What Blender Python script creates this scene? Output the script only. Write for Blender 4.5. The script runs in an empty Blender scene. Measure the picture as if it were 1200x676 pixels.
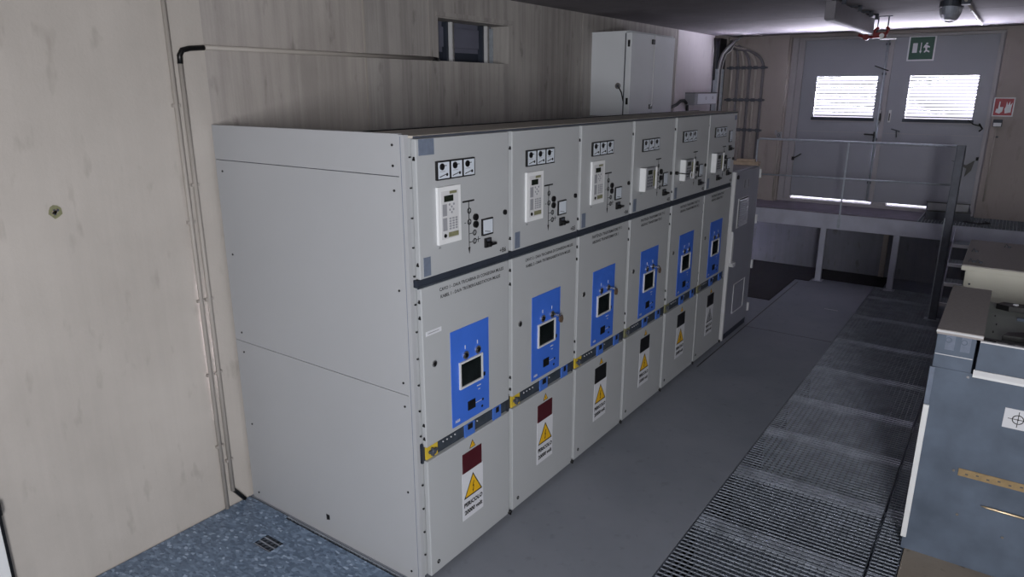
import bpy, bmesh, math, random
from mathutils import Vector, Matrix
random.seed(7)
C = bpy.context.scene.collection
PI = math.pi

# ------------------------------------------------------------------ materials
def nt(name):
    m = bpy.data.materials.new(name); m.use_nodes = True
    t = m.node_tree; b = t.nodes['Principled BSDF']
    return m, t, b
def lin(c):
    return tuple(((x/255)/12.92 if x/255 <= .04045 else ((x/255+.055)/1.055)**2.4) for x in c) + (1,)
def mat(name, rgb, rough=.5, metal=0, var=.06, scale=6, bump=0, spec=.5, emit=0):
    m, t, b = nt(name)
    col = lin(rgb)
    b.inputs['Roughness'].default_value = rough
    b.inputs['Metallic'].default_value = metal
    b.inputs['Specular IOR Level'].default_value = spec
    tc = t.nodes.new('ShaderNodeTexCoord')
    n = t.nodes.new('ShaderNodeTexNoise'); n.inputs['Scale'].default_value = scale
    n.inputs['Detail'].default_value = 5
    t.links.new(tc.outputs['Object'], n.inputs['Vector'])
    r = t.nodes.new('ShaderNodeValToRGB')
    r.color_ramp.elements[0].position = .3; r.color_ramp.elements[1].position = .7
    r.color_ramp.elements[0].color = tuple(c*(1-var) for c in col[:3]) + (1,)
    r.color_ramp.elements[1].color = tuple(min(1, c*(1+var)) for c in col[:3]) + (1,)
    t.links.new(n.outputs['Fac'], r.inputs['Fac'])
    t.links.new(r.outputs['Color'], b.inputs['Base Color'])
    if bump:
        bp = t.nodes.new('ShaderNodeBump'); bp.inputs['Strength'].default_value = bump
        bp.inputs['Distance'].default_value = .01
        t.links.new(n.outputs['Fac'], bp.inputs['Height']); t.links.new(bp.outputs['Normal'], b.inputs['Normal'])
    return m

def concrete(name, c1, c2, streak=0, stain=(90, 82, 72), stainamt=.5, bumpy=.25):
    m, t, b = nt(name); N = t.nodes; L = t.links
    b.inputs['Roughness'].default_value = .9; b.inputs['Specular IOR Level'].default_value = .2
    tc = N.new('ShaderNodeTexCoord')
    def noise(sc, mp, det=6, rough=.6):
        mpn = N.new('ShaderNodeMapping'); mpn.inputs['Scale'].default_value = mp
        L.new(tc.outputs['Object'], mpn.inputs['Vector'])
        n = N.new('ShaderNodeTexNoise'); n.inputs['Scale'].default_value = sc
        n.inputs['Detail'].default_value = det; n.inputs['Roughness'].default_value = rough
        L.new(mpn.outputs['Vector'], n.inputs['Vector']); return n
    n1 = noise(1.3, (1, 1, 1)); n2 = noise(3.0, (6, 6, .25), 4) ; n3 = noise(4.0, (3.2, 3.2, 1.1), 3, .5); n4 = noise(60, (1, 1, 1), 2)
    r1 = N.new('ShaderNodeValToRGB'); r1.color_ramp.elements[0].position = .32; r1.color_ramp.elements[1].position = .68
    r1.color_ramp.elements[0].color = lin(c1); r1.color_ramp.elements[1].color = lin(c2)
    L.new(n1.outputs['Fac'], r1.inputs['Fac'])
    mx = N.new('ShaderNodeMixRGB'); mx.blend_type = 'MULTIPLY'; mx.inputs['Fac'].default_value = streak
    r2 = N.new('ShaderNodeValToRGB'); r2.color_ramp.elements[0].position = .38; r2.color_ramp.elements[1].position = .6
    r2.color_ramp.elements[0].color = (.45, .45, .45, 1); r2.color_ramp.elements[1].color = (1, 1, 1, 1)
    L.new(n2.outputs['Fac'], r2.inputs['Fac']); L.new(r1.outputs['Color'], mx.inputs['Color1']); L.new(r2.outputs['Color'], mx.inputs['Color2'])
    ms = N.new('ShaderNodeMixRGB'); r3 = N.new('ShaderNodeValToRGB')
    r3.color_ramp.elements[0].position = .62; r3.color_ramp.elements[1].position = .74
    r3.color_ramp.elements[0].color = (0, 0, 0, 1); r3.color_ramp.elements[1].color = (stainamt,)*3 + (1,)
    L.new(n3.outputs['Fac'], r3.inputs['Fac']); L.new(r3.outputs['Color'], ms.inputs['Fac'])
    L.new(mx.outputs['Color'], ms.inputs['Color1']); ms.inputs['Color2'].default_value = lin(stain)
    L.new(ms.outputs['Color'], b.inputs['Base Color'])
    bp = N.new('ShaderNodeBump'); bp.inputs['Strength'].default_value = bumpy; bp.inputs['Distance'].default_value = .004
    L.new(n4.outputs['Fac'], bp.inputs['Height']); L.new(bp.outputs['Normal'], b.inputs['Normal'])
    return m

M = {}
M['wall'] = concrete('concrete_wall', (178, 172, 166), (190, 184, 178), streak=.06, stain=(146, 139, 132), stainamt=.42)
M['wall_board'] = concrete('board_marked_concrete', (162, 157, 155), (180, 176, 173), streak=.42, stain=(104, 100, 97))
M['wall_mid'] = concrete('board_concrete_mid', (166, 160, 156), (182, 176, 172), streak=.30, stain=(112, 107, 103))
M['wall_far'] = concrete('far_concrete', (152, 145, 142), (162, 155, 152), streak=.04, stainamt=.2)
M['wall_white'] = concrete('painted_wall', (214, 208, 212), (222, 216, 220), streak=.05, stainamt=.15)
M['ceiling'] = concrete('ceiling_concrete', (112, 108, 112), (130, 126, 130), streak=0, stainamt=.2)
M['lowwall'] = concrete('lower_wall', (120, 122, 132), (138, 140, 150), streak=.15, stain=(80, 78, 76))
M['floor'] = concrete('painted_floor', (120, 125, 134), (132, 136, 145), stain=(104, 107, 114), stainamt=.35, bumpy=.08)
M['floor_brown'] = concrete('bare_floor', (126, 117, 108), (148, 139, 128), stain=(60, 54, 48), stainamt=.8)
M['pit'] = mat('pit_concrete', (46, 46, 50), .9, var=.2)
M['grey'] = mat('cabinet_grey', (174, 177, 180), .45, var=.015, scale=2, spec=.4)
M['grey_side'] = mat('cabinet_side_grey', (170, 172, 176), .5, var=.02, scale=1.5, spec=.35)
M['endgrey'] = mat('end_cabinet_grey', (142, 145, 156), .4, .1, var=.05, scale=3)
M['trim'] = mat('pale_trim', (206, 207, 210), .4, var=.02)
M['plate'] = mat('top_plate_grey', (150, 156, 152), .6, var=.1)
M['lampgrey'] = mat('lamp_housing_grey', (112, 110, 118), .5, var=.08)
M['roof'] = mat('roof_beige_grey', (192, 186, 176), .6, var=.08)
M['dark'] = mat('dark_channel', (44, 50, 62), .6, var=.15)
M['rail'] = mat('dark_rail', (72, 80, 90), .45, .4, var=.15, scale=20)
M['black'] = mat('black_plastic', (14, 14, 16), .4, var=.1)
M['blue'] = mat('blue_panel', (62, 110, 212), .42, var=.07, scale=5)
M['bluetab'] = mat('blue_tab', (70, 112, 196), .45, var=.05)
M['label'] = mat('slate_label', (108, 118, 136), .5, var=.1, scale=40)
M['white'] = mat('white_plastic', (226, 228, 230), .45, var=.02)
M['meterwhite'] = mat('meter_face', (206, 214, 224), .25, var=.03)
M['keygrey'] = mat('key_grey', (150, 152, 158), .5, var=.1)
M['olive'] = mat('olive_label', (128, 128, 98), .5, var=.2, scale=60)
M['lcd'] = mat('lcd_green', (26, 34, 26), .2, var=.1)
M['glass'] = mat('dark_glass', (16, 22, 22), .12, var=.5, scale=14)
M['steel'] = mat('galvanised_steel', (170, 178, 188), .42, .25, var=.12, scale=25)
M['chrome'] = mat('chrome', (200, 200, 200), .25, .9, var=.03)
M['yellow'] = mat('yellow_plate', (206, 178, 58), .5, var=.08, scale=20)
M['signyellow'] = mat('sign_yellow', (226, 176, 24), .5, var=.03)
M['maroon'] = mat('maroon_plate', (74, 16, 26), .3, var=.1)
M['signwhite'] = mat('sign_white', (212, 214, 220), .5, var=.02)
M['ink'] = mat('ink_black', (18, 18, 20), .6, var=.02)
M['inkgrey'] = mat('ink_grey', (70, 74, 84), .6, var=.05)
M['grate'] = mat('grating_steel', (92, 98, 108), .5, .3, var=.2, scale=30)
M['rod'] = mat('grating_rod', (150, 157, 168), .4, .25, var=.25, scale=9)
M['post'] = mat('post_steel', (88, 92, 104), .5, .2, var=.2, scale=14)
M['beam'] = mat('beam_steel', (150, 160, 176), .5, .2, var=.2, scale=12)
M['door'] = mat('far_door_paint', (138, 141, 150), .5, var=.03, scale=3)
M['doorframe'] = mat('far_door_frame', (150, 148, 152), .5, var=.04)
M['slat'] = mat('louvre_slat', (38, 40, 46), .5, var=.02)
M['signgreen'] = mat('sign_green', (8, 72, 56), .45, var=.03)
M['signred'] = mat('sign_red', (148, 20, 46), .45, var=.05)
M['red'] = mat('red_fitting', (112, 14, 20), .4, var=.25, scale=40)
M['pvc'] = mat('conduit_grey', (164, 158, 152), .55, var=.04)
M['cable'] = mat('grey_cable', (104, 102, 108), .5, var=.1, scale=20)
M['cabledark'] = mat('dark_cable', (38, 38, 42), .5, var=.1)
M['slategrey'] = mat('slate_cabinet', (90, 101, 117), .5, var=.22, scale=5, spec=.35)
M['browngrey'] = mat('brown_grey_top', (158, 153, 152), .75, var=.06, scale=60, spec=.2)
M['platform'] = mat('platform_steel', (184, 187, 202), .5, .2, var=.10, scale=5)
M['deck'] = mat('deck_steel', (112, 106, 120), .6, .1, var=.15, scale=8)
M['beige'] = mat('beige_cabinet', (196, 194, 182), .5, var=.03, scale=3)
M['cablebox'] = mat('wall_cabinet_white', (222, 226, 232), .45, var=.012)
M['wood'] = mat('raw_wood', (158, 140, 124), .7, var=.2, scale=15)
M['brass'] = mat('brass', (222, 200, 164), .3, .8, var=.1)
M['tan'] = mat('tan_tape', (150, 128, 92), .6, var=.14, scale=40)
M['mat'] = mat('matting_and_shade', (26, 25, 28), .95, var=.3, scale=10)  # also paints the shade on the floor under the landing
M['keybrown'] = mat('key_brown', (112, 92, 76), .5, .2, var=.2, scale=60)
M['niche'] = mat('niche_panel', (104, 106, 122), .6, var=.08)
M['lampglass'] = mat('frosted_glass', (170, 176, 190), .2, var=.1, scale=30)

def sheet_mat():
    m, t, b = nt('mottled_blue_sheet'); N = t.nodes; L = t.links
    tc = N.new('ShaderNodeTexCoord')
    v = N.new('ShaderNodeTexVoronoi'); v.inputs['Scale'].default_value = 80; v.feature = 'F1'; v.inputs['Randomness'].default_value = 1
    mp = N.new('ShaderNodeMapping'); mp.inputs['Scale'].default_value = (1, .55, 1); mp.inputs['Rotation'].default_value = (0, 0, .7)
    L.new(tc.outputs['Object'], mp.inputs['Vector']); L.new(mp.outputs['Vector'], v.inputs['Vector'])
    sep = N.new('ShaderNodeSeparateColor'); L.new(v.outputs['Color'], sep.inputs['Color'])
    n = N.new('ShaderNodeTexNoise'); n.inputs['Scale'].default_value = 2.2; n.inputs['Detail'].default_value = 4
    L.new(tc.outputs['Object'], n.inputs['Vector'])
    r = N.new('ShaderNodeValToRGB'); e = r.color_ramp.elements
    e[0].position = .0; e[0].color = lin((86, 104, 128)); e[1].position = .70; e[1].color = lin((112, 132, 156))
    x = e.new(.93); x.color = lin((134, 154, 180)); x = e.new(.985); x.color = lin((170, 188, 212))
    L.new(sep.outputs['Red'], r.inputs['Fac'])
    mx = N.new('ShaderNodeMixRGB'); mx.blend_type = 'MULTIPLY'; mx.inputs['Fac'].default_value = .5
    r2 = N.new('ShaderNodeValToRGB'); r2.color_ramp.elements[0].position = .35; r2.color_ramp.elements[1].position = .65
    r2.color_ramp.elements[0].color = (.72, .72, .72, 1); r2.color_ramp.elements[1].color = (1, 1, 1, 1)
    L.new(n.outputs['Fac'], r2.inputs['Fac']); L.new(r.outputs['Color'], mx.inputs['Color1']); L.new(r2.outputs['Color'], mx.inputs['Color2'])
    L.new(mx.outputs['Color'], b.inputs['Base Color'])
    bp = N.new('ShaderNodeBump'); bp.inputs['Strength'].default_value = .5; bp.inputs['Distance'].default_value = .004
    L.new(sep.outputs['Green'], bp.inputs['Height']); L.new(bp.outputs['Normal'], b.inputs['Normal'])
    b.inputs['Roughness'].default_value = .35
    return m
M['sheet'] = sheet_mat()

# ------------------------------------------------------------------ mesh builder
class MB:
    def __init__(s): s.bm = bmesh.new(); s.mats = []
    def mi(s, m):
        if m not in s.mats: s.mats.append(m)
        return s.mats.index(m)
    def faces(s, verts, idx, m):
        vs = [s.bm.verts.new(v) for v in verts]; k = s.mi(m)
        for f in idx:
            try:
                fc = s.bm.faces.new([vs[i] for i in f]); fc.material_index = k
            except ValueError: pass
        return s
    def box(s, x0, x1, y0, y1, z0, z1, m):
        if x0 > x1: x0, x1 = x1, x0
        if y0 > y1: y0, y1 = y1, y0
        if z0 > z1: z0, z1 = z1, z0
        v = [(x0,y0,z0),(x1,y0,z0),(x1,y1,z0),(x0,y1,z0),(x0,y0,z1),(x1,y0,z1),(x1,y1,z1),(x0,y1,z1)]
        return s.faces(v, [(0,3,2,1),(4,5,6,7),(0,1,5,4),(1,2,6,5),(2,3,7,6),(3,0,4,7)], m)
    def tube(s, pts, r, m, seg=8, caps=True):
        pts = [Vector(p) for p in pts]; rings = []; k = s.mi(m)
        prev = None
        for i, p in enumerate(pts):
            d = (pts[min(i+1, len(pts)-1)] - pts[max(i-1, 0)]).normalized()
            if prev is None:
                a = Vector((0,0,1)) if abs(d.z) < .9 else Vector((1,0,0))
                u = d.cross(a).normalized()
            else:
                u = (prev - d*prev.dot(d)).normalized()
            prev = u; w = d.cross(u)
            rr = r[i] if isinstance(r, (list, tuple)) else r
            rings.append([s.bm.verts.new(p + (u*math.cos(2*PI*j/seg) + w*math.sin(2*PI*j/seg))*rr) for j in range(seg)])
        for a, b in zip(rings, rings[1:]):
            for j in range(seg):
                f = s.bm.faces.new([a[j], a[(j+1)%seg], b[(j+1)%seg], b[j]]); f.material_index = k; f.smooth = True
        if caps:
            for rg, rev in ((rings[0], True), (rings[-1], False)):
                f = s.bm.faces.new(list(reversed(rg)) if rev else rg); f.material_index = k
        return s
    def cyl(s, p, q, r, m, seg=16): return s.tube([p, q], r, m, seg)
    def prism(s, pts, axis, a, b, m):
        """extrude a 2-D polygon (other two axes in order) from a to b along axis"""
        n = len(pts)
        def mk(u, v, w):
            return {'x': (w, u, v), 'y': (u, w, v), 'z': (u, v, w)}[axis]
        vs = [mk(u, v, a) for u, v in pts] + [mk(u, v, b) for u, v in pts]
        idx = [tuple(range(n)), tuple(reversed(range(n, 2*n)))] + [(i, i+n, (i+1)%n+n, (i+1)%n) for i in range(n)]
        return s.faces(vs, idx, m)
    def ring(s, c, axis, r0, r1, a, b, m, seg=24):
        pts = []
        for j in range(seg):
            t0, t1 = 2*PI*j/seg, 2*PI*(j+1)/seg
            q = [(c[0]+r*math.cos(t), c[1]+r*math.sin(t)) for r, t in ((r0,t0),(r1,t0),(r1,t1),(r0,t1))]
            s.prism(q, axis, a, b, m)
        return s
    def text(s, txt, size, org, m, face='-y', align='LEFT', thick=.0006, bold=.022):
        cu = bpy.data.curves.new('t', 'FONT'); cu.body = txt; cu.size = size; cu.align_x = align
        cu.extrude = 0; cu.offset = size*bold; cu.resolution_u = 2
        ob = bpy.data.objects.new('t', cu); C.objects.link(ob)
        dg = bpy.context.evaluated_depsgraph_get(); dg.update()
        me = bpy.data.meshes.new_from_object(ob.evaluated_get(dg))
        k = s.mi(m); vs = []
        for v in me.vertices:
            u, w = v.co.x, v.co.y
            if face == '-y': p = (org[0]+u, org[1]-thick, org[2]+w)
            elif face == '-x': p = (org[0]-thick, org[1]-u, org[2]+w)
            vs.append(s.bm.verts.new(p))
        for pl in me.polygons:
            try:
                f = s.bm.faces.new([vs[i] for i in pl.vertices]); f.material_index = k
            except ValueError: pass
        bpy.data.objects.remove(ob); bpy.data.meshes.remove(me); bpy.data.curves.remove(cu)
        return s
    def build(s, name, parent=None, bevel=0, recalc=True):
        if recalc: bmesh.ops.recalc_face_normals(s.bm, faces=s.bm.faces[:])
        me = bpy.data.meshes.new(name); s.bm.to_mesh(me); s.bm.free()
        for m in s.mats: me.materials.append(M[m])
        o = bpy.data.objects.new(name, me); C.objects.link(o)
        if parent:
            o.parent = parent
        if bevel:
            b = o.modifiers.new('Bevel', 'BEVEL'); b.width = bevel; b.segments = 2; b.limit_method = 'ANGLE'
        return o
def thing(name, label, cat, loc=(0,0,0), group=None, rz=0):
    o = bpy.data.objects.new(name, None); C.objects.link(o); o.empty_display_size = .1
    o.location = loc; o.rotation_euler = (0, 0, rz)
    o['label'] = label; o['category'] = cat
    if group: o['group'] = group
    return o
def tag(o, label, cat, group=None):
    o['label'] = label; o['category'] = cat
    if group: o['group'] = group
    return o
def struct(mb, name, bevel=0):
    o = mb.build(name, bevel=bevel); o['kind'] = 'structure'; return o

WSKY, WGROUND = 1.3, 1000.0     # hazy sky; sunlit pale ground right outside the doors
CEIL = 3.06; YW = 1.42; XF = 7.93
# ------------------------------------------------------------------ room shell
# floor slabs round the two grating pits
GX0, GX1, GY0, GY1 = -.2, 7.35, -.885, -1.9       # walkway grating opening
PX0, PX1, PY0, PY1 = -2.6, -.05, -1.0, 1.405      # left pit, covered with the sheet
f = MB()
f.box(-.05, 7.9, -.885, 1.42, -.12, 0, 'floor')
f.box(7.35, 7.9, -2.6, -.885, -.12, 0, 'floor')
f.box(-4.4, PX0, -4.3, 1.42, -.12, 0, 'floor')
f.box(PX0, -.2, -4.3, -1.0, -.12, 0, 'floor')
f.box(-.2, -.05, -1.0, -.885, -.12, 0, 'floor')
struct(f, 'floor')
f = MB(); f.box(-.2, 1.69, -4.3, -1.9, -.12, .004, 'floor_brown'); f.box(1.69, 7.9, -4.3, -1.9, -.12, 0, 'floor_brown')
struct(f, 'floor')
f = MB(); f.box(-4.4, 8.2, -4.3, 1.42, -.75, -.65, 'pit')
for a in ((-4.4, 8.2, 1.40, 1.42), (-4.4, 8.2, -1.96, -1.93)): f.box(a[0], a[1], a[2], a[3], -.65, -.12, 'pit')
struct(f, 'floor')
# thin painted joint lines and darker worn patches are part of the floor paint
# back wall with the niche hole: x 1.80-2.66, z 2.57-2.90
w = MB()
w.box(-4.4, -.02, YW, YW+.25, -.7, CEIL, 'wall'); w.box(-.02, 1.092, YW, YW+.25, -.7, CEIL, 'wall_mid')
w.box(1.092, 1.80, YW, YW+.25, -.7, CEIL, 'wall_board')
w.box(1.80, 2.66, YW, YW+.25, -.7, 2.575, 'wall_board')
w.box(1.80, 2.66, YW, YW+.25, 2.865, CEIL, 'wall_board')
w.box(2.66, 3.84, YW, YW+.25, -.7, CEIL, 'wall_board')
w.box(3.865, 6.1, YW, YW+.25, -.7, CEIL, 'wall_board')
w.box(3.84, 3.865, YW+.02, YW+.25, -.7, CEIL, 'wall_board')
w.box(6.1, 6.125, YW+.03, YW+.25, -.7, CEIL, 'cabledark')
w.box(6.125, 7.36, YW, YW+.25, -.7, CEIL, 'wall_white')
w.box(1.78, 2.70, YW-.012, YW, 2.875, 2.905, 'wall_board')     # lintel ledge of the niche
w.box(1.086, 1.098, YW-.005, YW, 1.9, CEIL, 'pvc'); w.box(1.70, 1.706, YW-.003, YW, 1.9, CEIL, 'wall_mid')
struct(w, 'wall_back')
w = MB(); w.box(7.36, 8.3, 1.85, 2.05, -.7, 3.3, 'lowwall'); w.box(7.11, 7.36, 1.67, 2.05, -.7, 3.3, 'lowwall'); struct(w, 'wall_recess')
# far wall with door openings
w = MB()
w.box(7.9, 8.15, -4.3, 1.9, -.7, .90, 'lowwall')
w.box(7.78, 8.15, .545, 1.85, .90, 3.3, 'wall_far')
w.box(7.74, 7.78, .56, .70, .90, CEIL, 'wall_far')
w.box(7.78, 8.15, -4.3, -1.775, .90, CEIL, 'wall_far')
w.box(7.78, 8.15, -1.775, .545, 3.025, CEIL, 'wall_far')
w.box(7.86, 7.9, -.90, -.84, 0, .72, 'wall_far')
struct(w, 'wall_far')
w = MB(); w.box(-4.4, 8.3, -4.5, -4.3, -.7, CEIL, 'wall_far'); struct(w, 'wall_right')
w = MB(); w.box(-4.6, -4.4, -4.5, 1.67, -.7, CEIL, 'wall'); struct(w, 'wall_near')
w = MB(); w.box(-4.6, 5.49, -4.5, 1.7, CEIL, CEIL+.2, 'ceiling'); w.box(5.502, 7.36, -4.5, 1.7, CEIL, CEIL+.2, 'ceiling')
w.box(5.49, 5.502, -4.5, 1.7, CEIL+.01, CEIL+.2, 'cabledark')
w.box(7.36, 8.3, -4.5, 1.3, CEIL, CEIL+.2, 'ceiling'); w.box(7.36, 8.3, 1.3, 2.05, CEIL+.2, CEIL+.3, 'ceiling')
struct(w, 'ceiling')

# niche window
n = MB()
n.box(1.80, 2.66, 1.60, 1.66, 2.575, 2.865, 'niche')
n.box(1.80, 2.66, 1.595, 1.602, 2.575, 2.65, 'dark')
struct(n, 'window_3')
nf = thing('service_hatch', 'recessed hatch with two pale upright bars high in the back wall', 'hatch', (2.2, 1.55, 2.575))
for bx in (2.08, 2.515):
    b = MB(); x = bx-2.2
    b.box(x-.022, x-.002, -.03, .03, .0, .285, 'trim'); b.box(x+.004, x+.018, -.03, .02, .0, .285, 'chrome')
    b.box(x-.05, x-.026, -.01, .035, 0, .285, 'dark'); b.build('upright_bar', nf, .002)
for bx in (1.88, 2.59):
    b = MB(); x = bx-2.2; b.box(x-.008, x+.008, -.02, .02, 0, .27, 'steel'); b.build('thin_rod', nf)
b = MB(); b.box(-.36, .26, .02, .04, .11, .25, 'niche'); b.build('backing_plate', nf)

# ------------------------------------------------------------------ far double door (setting)
def leaf(name, ya, yb, wa, wb):      # y from ya (left, high) to yb
    g = MB(); x0, x1 = XF, XF+.05; zb, zt = .966, 3.0; w0, w1 = 2.03, 2.535
    g.box(x0, x1, ya, wa, zb, zt, 'door'); g.box(x0, x1, wb, yb, zb, zt, 'door')
    g.box(x0, x1, wa, wb, zb, w0, 'door'); g.box(x0, x1, wa, wb, w1, zt, 'door')
    # raised edge frame and fine seam
    t = .018
    g.box(x0-.006, x0, wa+.03, wb-.03, w0-.055, w0-.045, 'doorframe')
    g.box(x0-.012, x0, wa+.02, wb-.02, w0-.04, w0-.002, 'dark')
    g.box(x0-.004, x0, ya-.01, yb+.01, 1.84, 1.846, 'doorframe')
    o = struct(g, name)
    sl = MB(); k = 13; p = (w1-w0)/k
    for i in range(k):
        z = w0 + p*(i+.5)
        a = math.radians(30); d = .013; th = .0012
        cx = x0+.022
        pts = []
        for sx, sz in ((-1,-1),(1,-1),(1,1),(-1,1)):
            u, v = sx*d, sz*th
            # inner edge (low x) raised
            pts.append((cx + u*math.cos(a) + v*math.sin(a), z - u*math.sin(a) + v*math.cos(a)))
        sl.faces([(q[0], wa, q[1]) for q in pts] + [(q[0], wb, q[1]) for q in pts],
                 [(0,1,2,3),(7,6,5,4),(0,4,5,1),(1,5,6,2),(2,6,7,3),(3,7,4,0)], 'slat')
        ix = cx - d*math.cos(a); iz = z + d*math.sin(a)
        sl.box(ix-.002, ix, wb, wa, iz-.011, iz+.001, 'slat')       # folded inner lip
    s_ = sl.build('louvre_slats', o)
    return o
d1 = leaf('door_1', .40, -.60, .213, -.507)
d2 = leaf('door_2', -.64, -1.72, -.865, -1.578)
g = MB()
g.box(7.86, 7.99, .47, .545, .90, 3.03, 'doorframe'); g.box(7.9, 7.99, .396, .47, .90, 3.03, 'doorframe')
g.box(7.90, 7.99, -1.775, -1.718, .90, 3.03, 'doorframe')
g.box(7.88, 7.99, -1.775, .545, 2.992, 3.04, 'doorframe')
g.box(7.915, 7.93, -.645, -.595, .966, 3.0, 'doorframe')
g.box(7.87, 8.15, -1.775, .545, .88, .934, 'doorframe'); g.box(7.89, 7.99, -.80, -.63, .934, .97, 'doorframe')
struct(g, 'trim_1')
def hw(parent, name, mb): return mb.build(name, parent)
# handles and bolts
b = MB(); b.box(7.915, 7.93, -.575, -.545, 1.72, 1.86, 'black'); b.cyl((7.90,-.56,1.82),(7.93,-.56,1.82),.01,'black'); b.cyl((7.90,-.56,1.82),(7.90,-.44,1.825),.009,'black'); hw(d1,'lever_handle',b)
b = MB(); b.cyl((7.905,-.575,1.0),(7.905,-.575,2.98),.011,'steel')
for z in (1.2,1.75,2.55,2.9): b.box(7.90,7.93,-.60,-.55,z,z+.03,'inkgrey')
b.cyl((7.89,-.62,2.60),(7.89,-.46,2.66),.006,'black')
hw(d1,'bolt_rod',b)
for dd, y in ((d1, -.595), (d2, -.70)):
    b = MB(); b.box(7.915,7.93,y-.014,y+.014,1.98,2.13,'trim'); b.cyl((7.9,y,2.0),(7.9,y,2.09),.006,'black'); hw(dd,'pull_handle',b)
b = MB(); b.cyl((7.91,.41,1.47),(7.90,.30,1.54),.008,'black'); b.box(7.9,7.93,.39,.42,1.45,1.50,'black'); hw(d1,'door_stay',b)
b = MB(); b.prism([(-1.44,1.55),(-1.60,1.50),(-1.68,1.56),(-1.66,1.44),(-1.60,1.36),(-1.61,1.46)],'x',7.90,7.925,'black'); b.cyl((7.915,-1.70,1.56),(7.915,-1.70,1.60),.012,'black'); hw(d2,'door_stay',b)
b = MB(); b.tube([(7.91,-1.54,2.03),(7.905,-1.60,1.98),(7.90,-1.68,1.96)],.007,'black',6); b.tube([(7.90,-1.66,1.99),(7.90,-1.70,1.93),(7.90,-1.67,1.90)],.010,'black',6); hw(d2,'latch_arm',b)
b = MB(); b.cyl((7.91,-.74,1.9),(7.91,-.84,1.87),.006,'inkgrey'); b.cyl((7.91,-.80,1.88),(7.91,-.81,1.80),.006,'inkgrey'); hw(d2,'latch_hook',b)
# signs
sg = thing('exit_sign', 'green and white emergency exit sign above the right far door louvre', 'sign', (7.928, -.94, 2.855))
b = MB(); b.box(-.008, 0, -.145, .145, -.145, .145, 'signwhite'); b.box(-.010, -.008, -.128, .128, -.128, .128, 'signgreen')
b.box(-.012, -.010, .045, .095, -.05, .06, 'signwhite')
b.box(-.012, -.010, .002, .012, -.03, .065, 'signwhite'); b.prism([(.022,-.03),(-.008,-.03),(.007,-.058)],'x',-.012,-.010,'signwhite')
b.prism([(-.035,.045),(-.085,.02),(-.085,.005),(-.06,.01),(-.06,-.02),(-.09,-.035),(-.085,-.05),(-.055,-.035),(-.04,-.05),(-.028,-.045),(-.045,-.015),(-.035,.01),(-.02,.0),(-.022,.02)],'x',-.012,-.010,'signwhite')
b.ring((-.052,.052),'x',0,.012,-.012,-.010,'signwhite',12)
b.build('sign_plate', sg)
sg = thing('fire_alarm_sign', 'red fire alarm call point sign with hand and flames, right of the doors', 'sign', (7.778, -1.868, 2.185))
b = MB(); b.box(-.006,0,-.10,.10,-.105,.105,'signwhite'); b.box(-.008,-.006,-.088,.088,-.093,.093,'signred')
b.prism([(.065,-.02),(.07,-.06),(.03,-.075),(.005,-.05),(.0,.0),(.035,.0),(.035,.06),(.045,.06),(.05,-.02)],'x',-.010,-.008,'signwhite')
b.prism([(-.02,-.07),(-.075,-.06),(-.075,.0),(-.08,.05),(-.06,.02),(-.055,.065),(-.04,.02),(-.025,.06),(-.02,.0),(-.012,-.02)],'x',-.010,-.008,'signwhite')
b.build('sign_plate', sg)
cp = thing('call_point', 'small pale call point box below the red fire sign', 'alarm box', (7.778, -1.84, 2.0))
b = MB(); b.box(-.04,0,-.045,.045,-.035,.045,'dark'); b.box(-.045,-.04,-.038,.038,-.03,.01,'signwhite'); b.build('housing', cp, .003)
b = MB(); b.tube([(-.015,0,-.035),(-.015,0,-.9)],.009,'pvc',8)
b.box(-.02,0,-.03,.01,-.16,-.14,'inkgrey'); b.build('conduit', cp)

# platform in front of the doors
pl = thing('steel_platform', 'grey steel landing under the far doors, on square legs', 'platform', (7.5, -.4, 0))
def Y(v): return v+.4
b = MB(); b.box(-.34,.365,Y(-1.25),Y(1.35),.865,.90,'deck'); b.build('deck', pl)
b = MB()
for i in range(24): b.box(-.34+i*.03,-.336+i*.03,Y(-3.4),Y(-1.25),.87,.90,'grate')
for i in range(64): b.box(-.34,.365,Y(-3.4+i*.034),Y(-3.394+i*.034),.885,.900,'steel')
b.build('grating_deck', pl)
b = MB(); b.box(-.355,-.345,Y(-3.4),Y(1.35),.70,.885,'platform'); b.box(-.345,-.29,Y(-3.4),Y(1.35),.70,.71,'platform'); b.box(-.345,-.29,Y(-3.4),Y(1.35),.855,.865,'platform'); b.build('fascia_beam', pl)
for y in (-.23, -1.057, -3.2, 1.15):
    b = MB(); b.box(-.36+.07,-.29+.07-.01,Y(y-.035),Y(y+.035),0,.855,'platform'); b.box(-.32,-.20,Y(y-.06),Y(y+.06),0,.008,'platform')
    b.build('leg', pl, .004)
b = MB(); b.box(.34,.39,Y(-3.4),Y(1.35),.78,.86,'platform'); b.build('wall_beam', pl)
# railing
rl = thing('guard_rail', 'thin galvanised railing with top and middle rail along the landing', 'railing', (7.143, -.4, .70))
def rz(z): return z-.70
b = MB(); b.tube([(0,Y(.67),rz(1.74)),(0,Y(.65),rz(1.77)),(0,Y(-1.53),rz(1.77)),(0,Y(-1.56),rz(1.74))],.013,'steel'); b.build('top_rail', rl)
b = MB(); b.tube([(0,Y(.67),rz(1.32)),(0,Y(-1.55),rz(1.34))],.010,'steel'); b.build('middle_rail', rl)
for y in (.67, -.41, -1.555):
    b = MB(); b.box(-.012,-.002,Y(y-.009),Y(y+.009),rz(.72),rz(1.76),'steel'); b.box(-.014,-.002,Y(y-.016),Y(y+.016),rz(.72),rz(.84),'steel'); b.build('post', rl)
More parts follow.
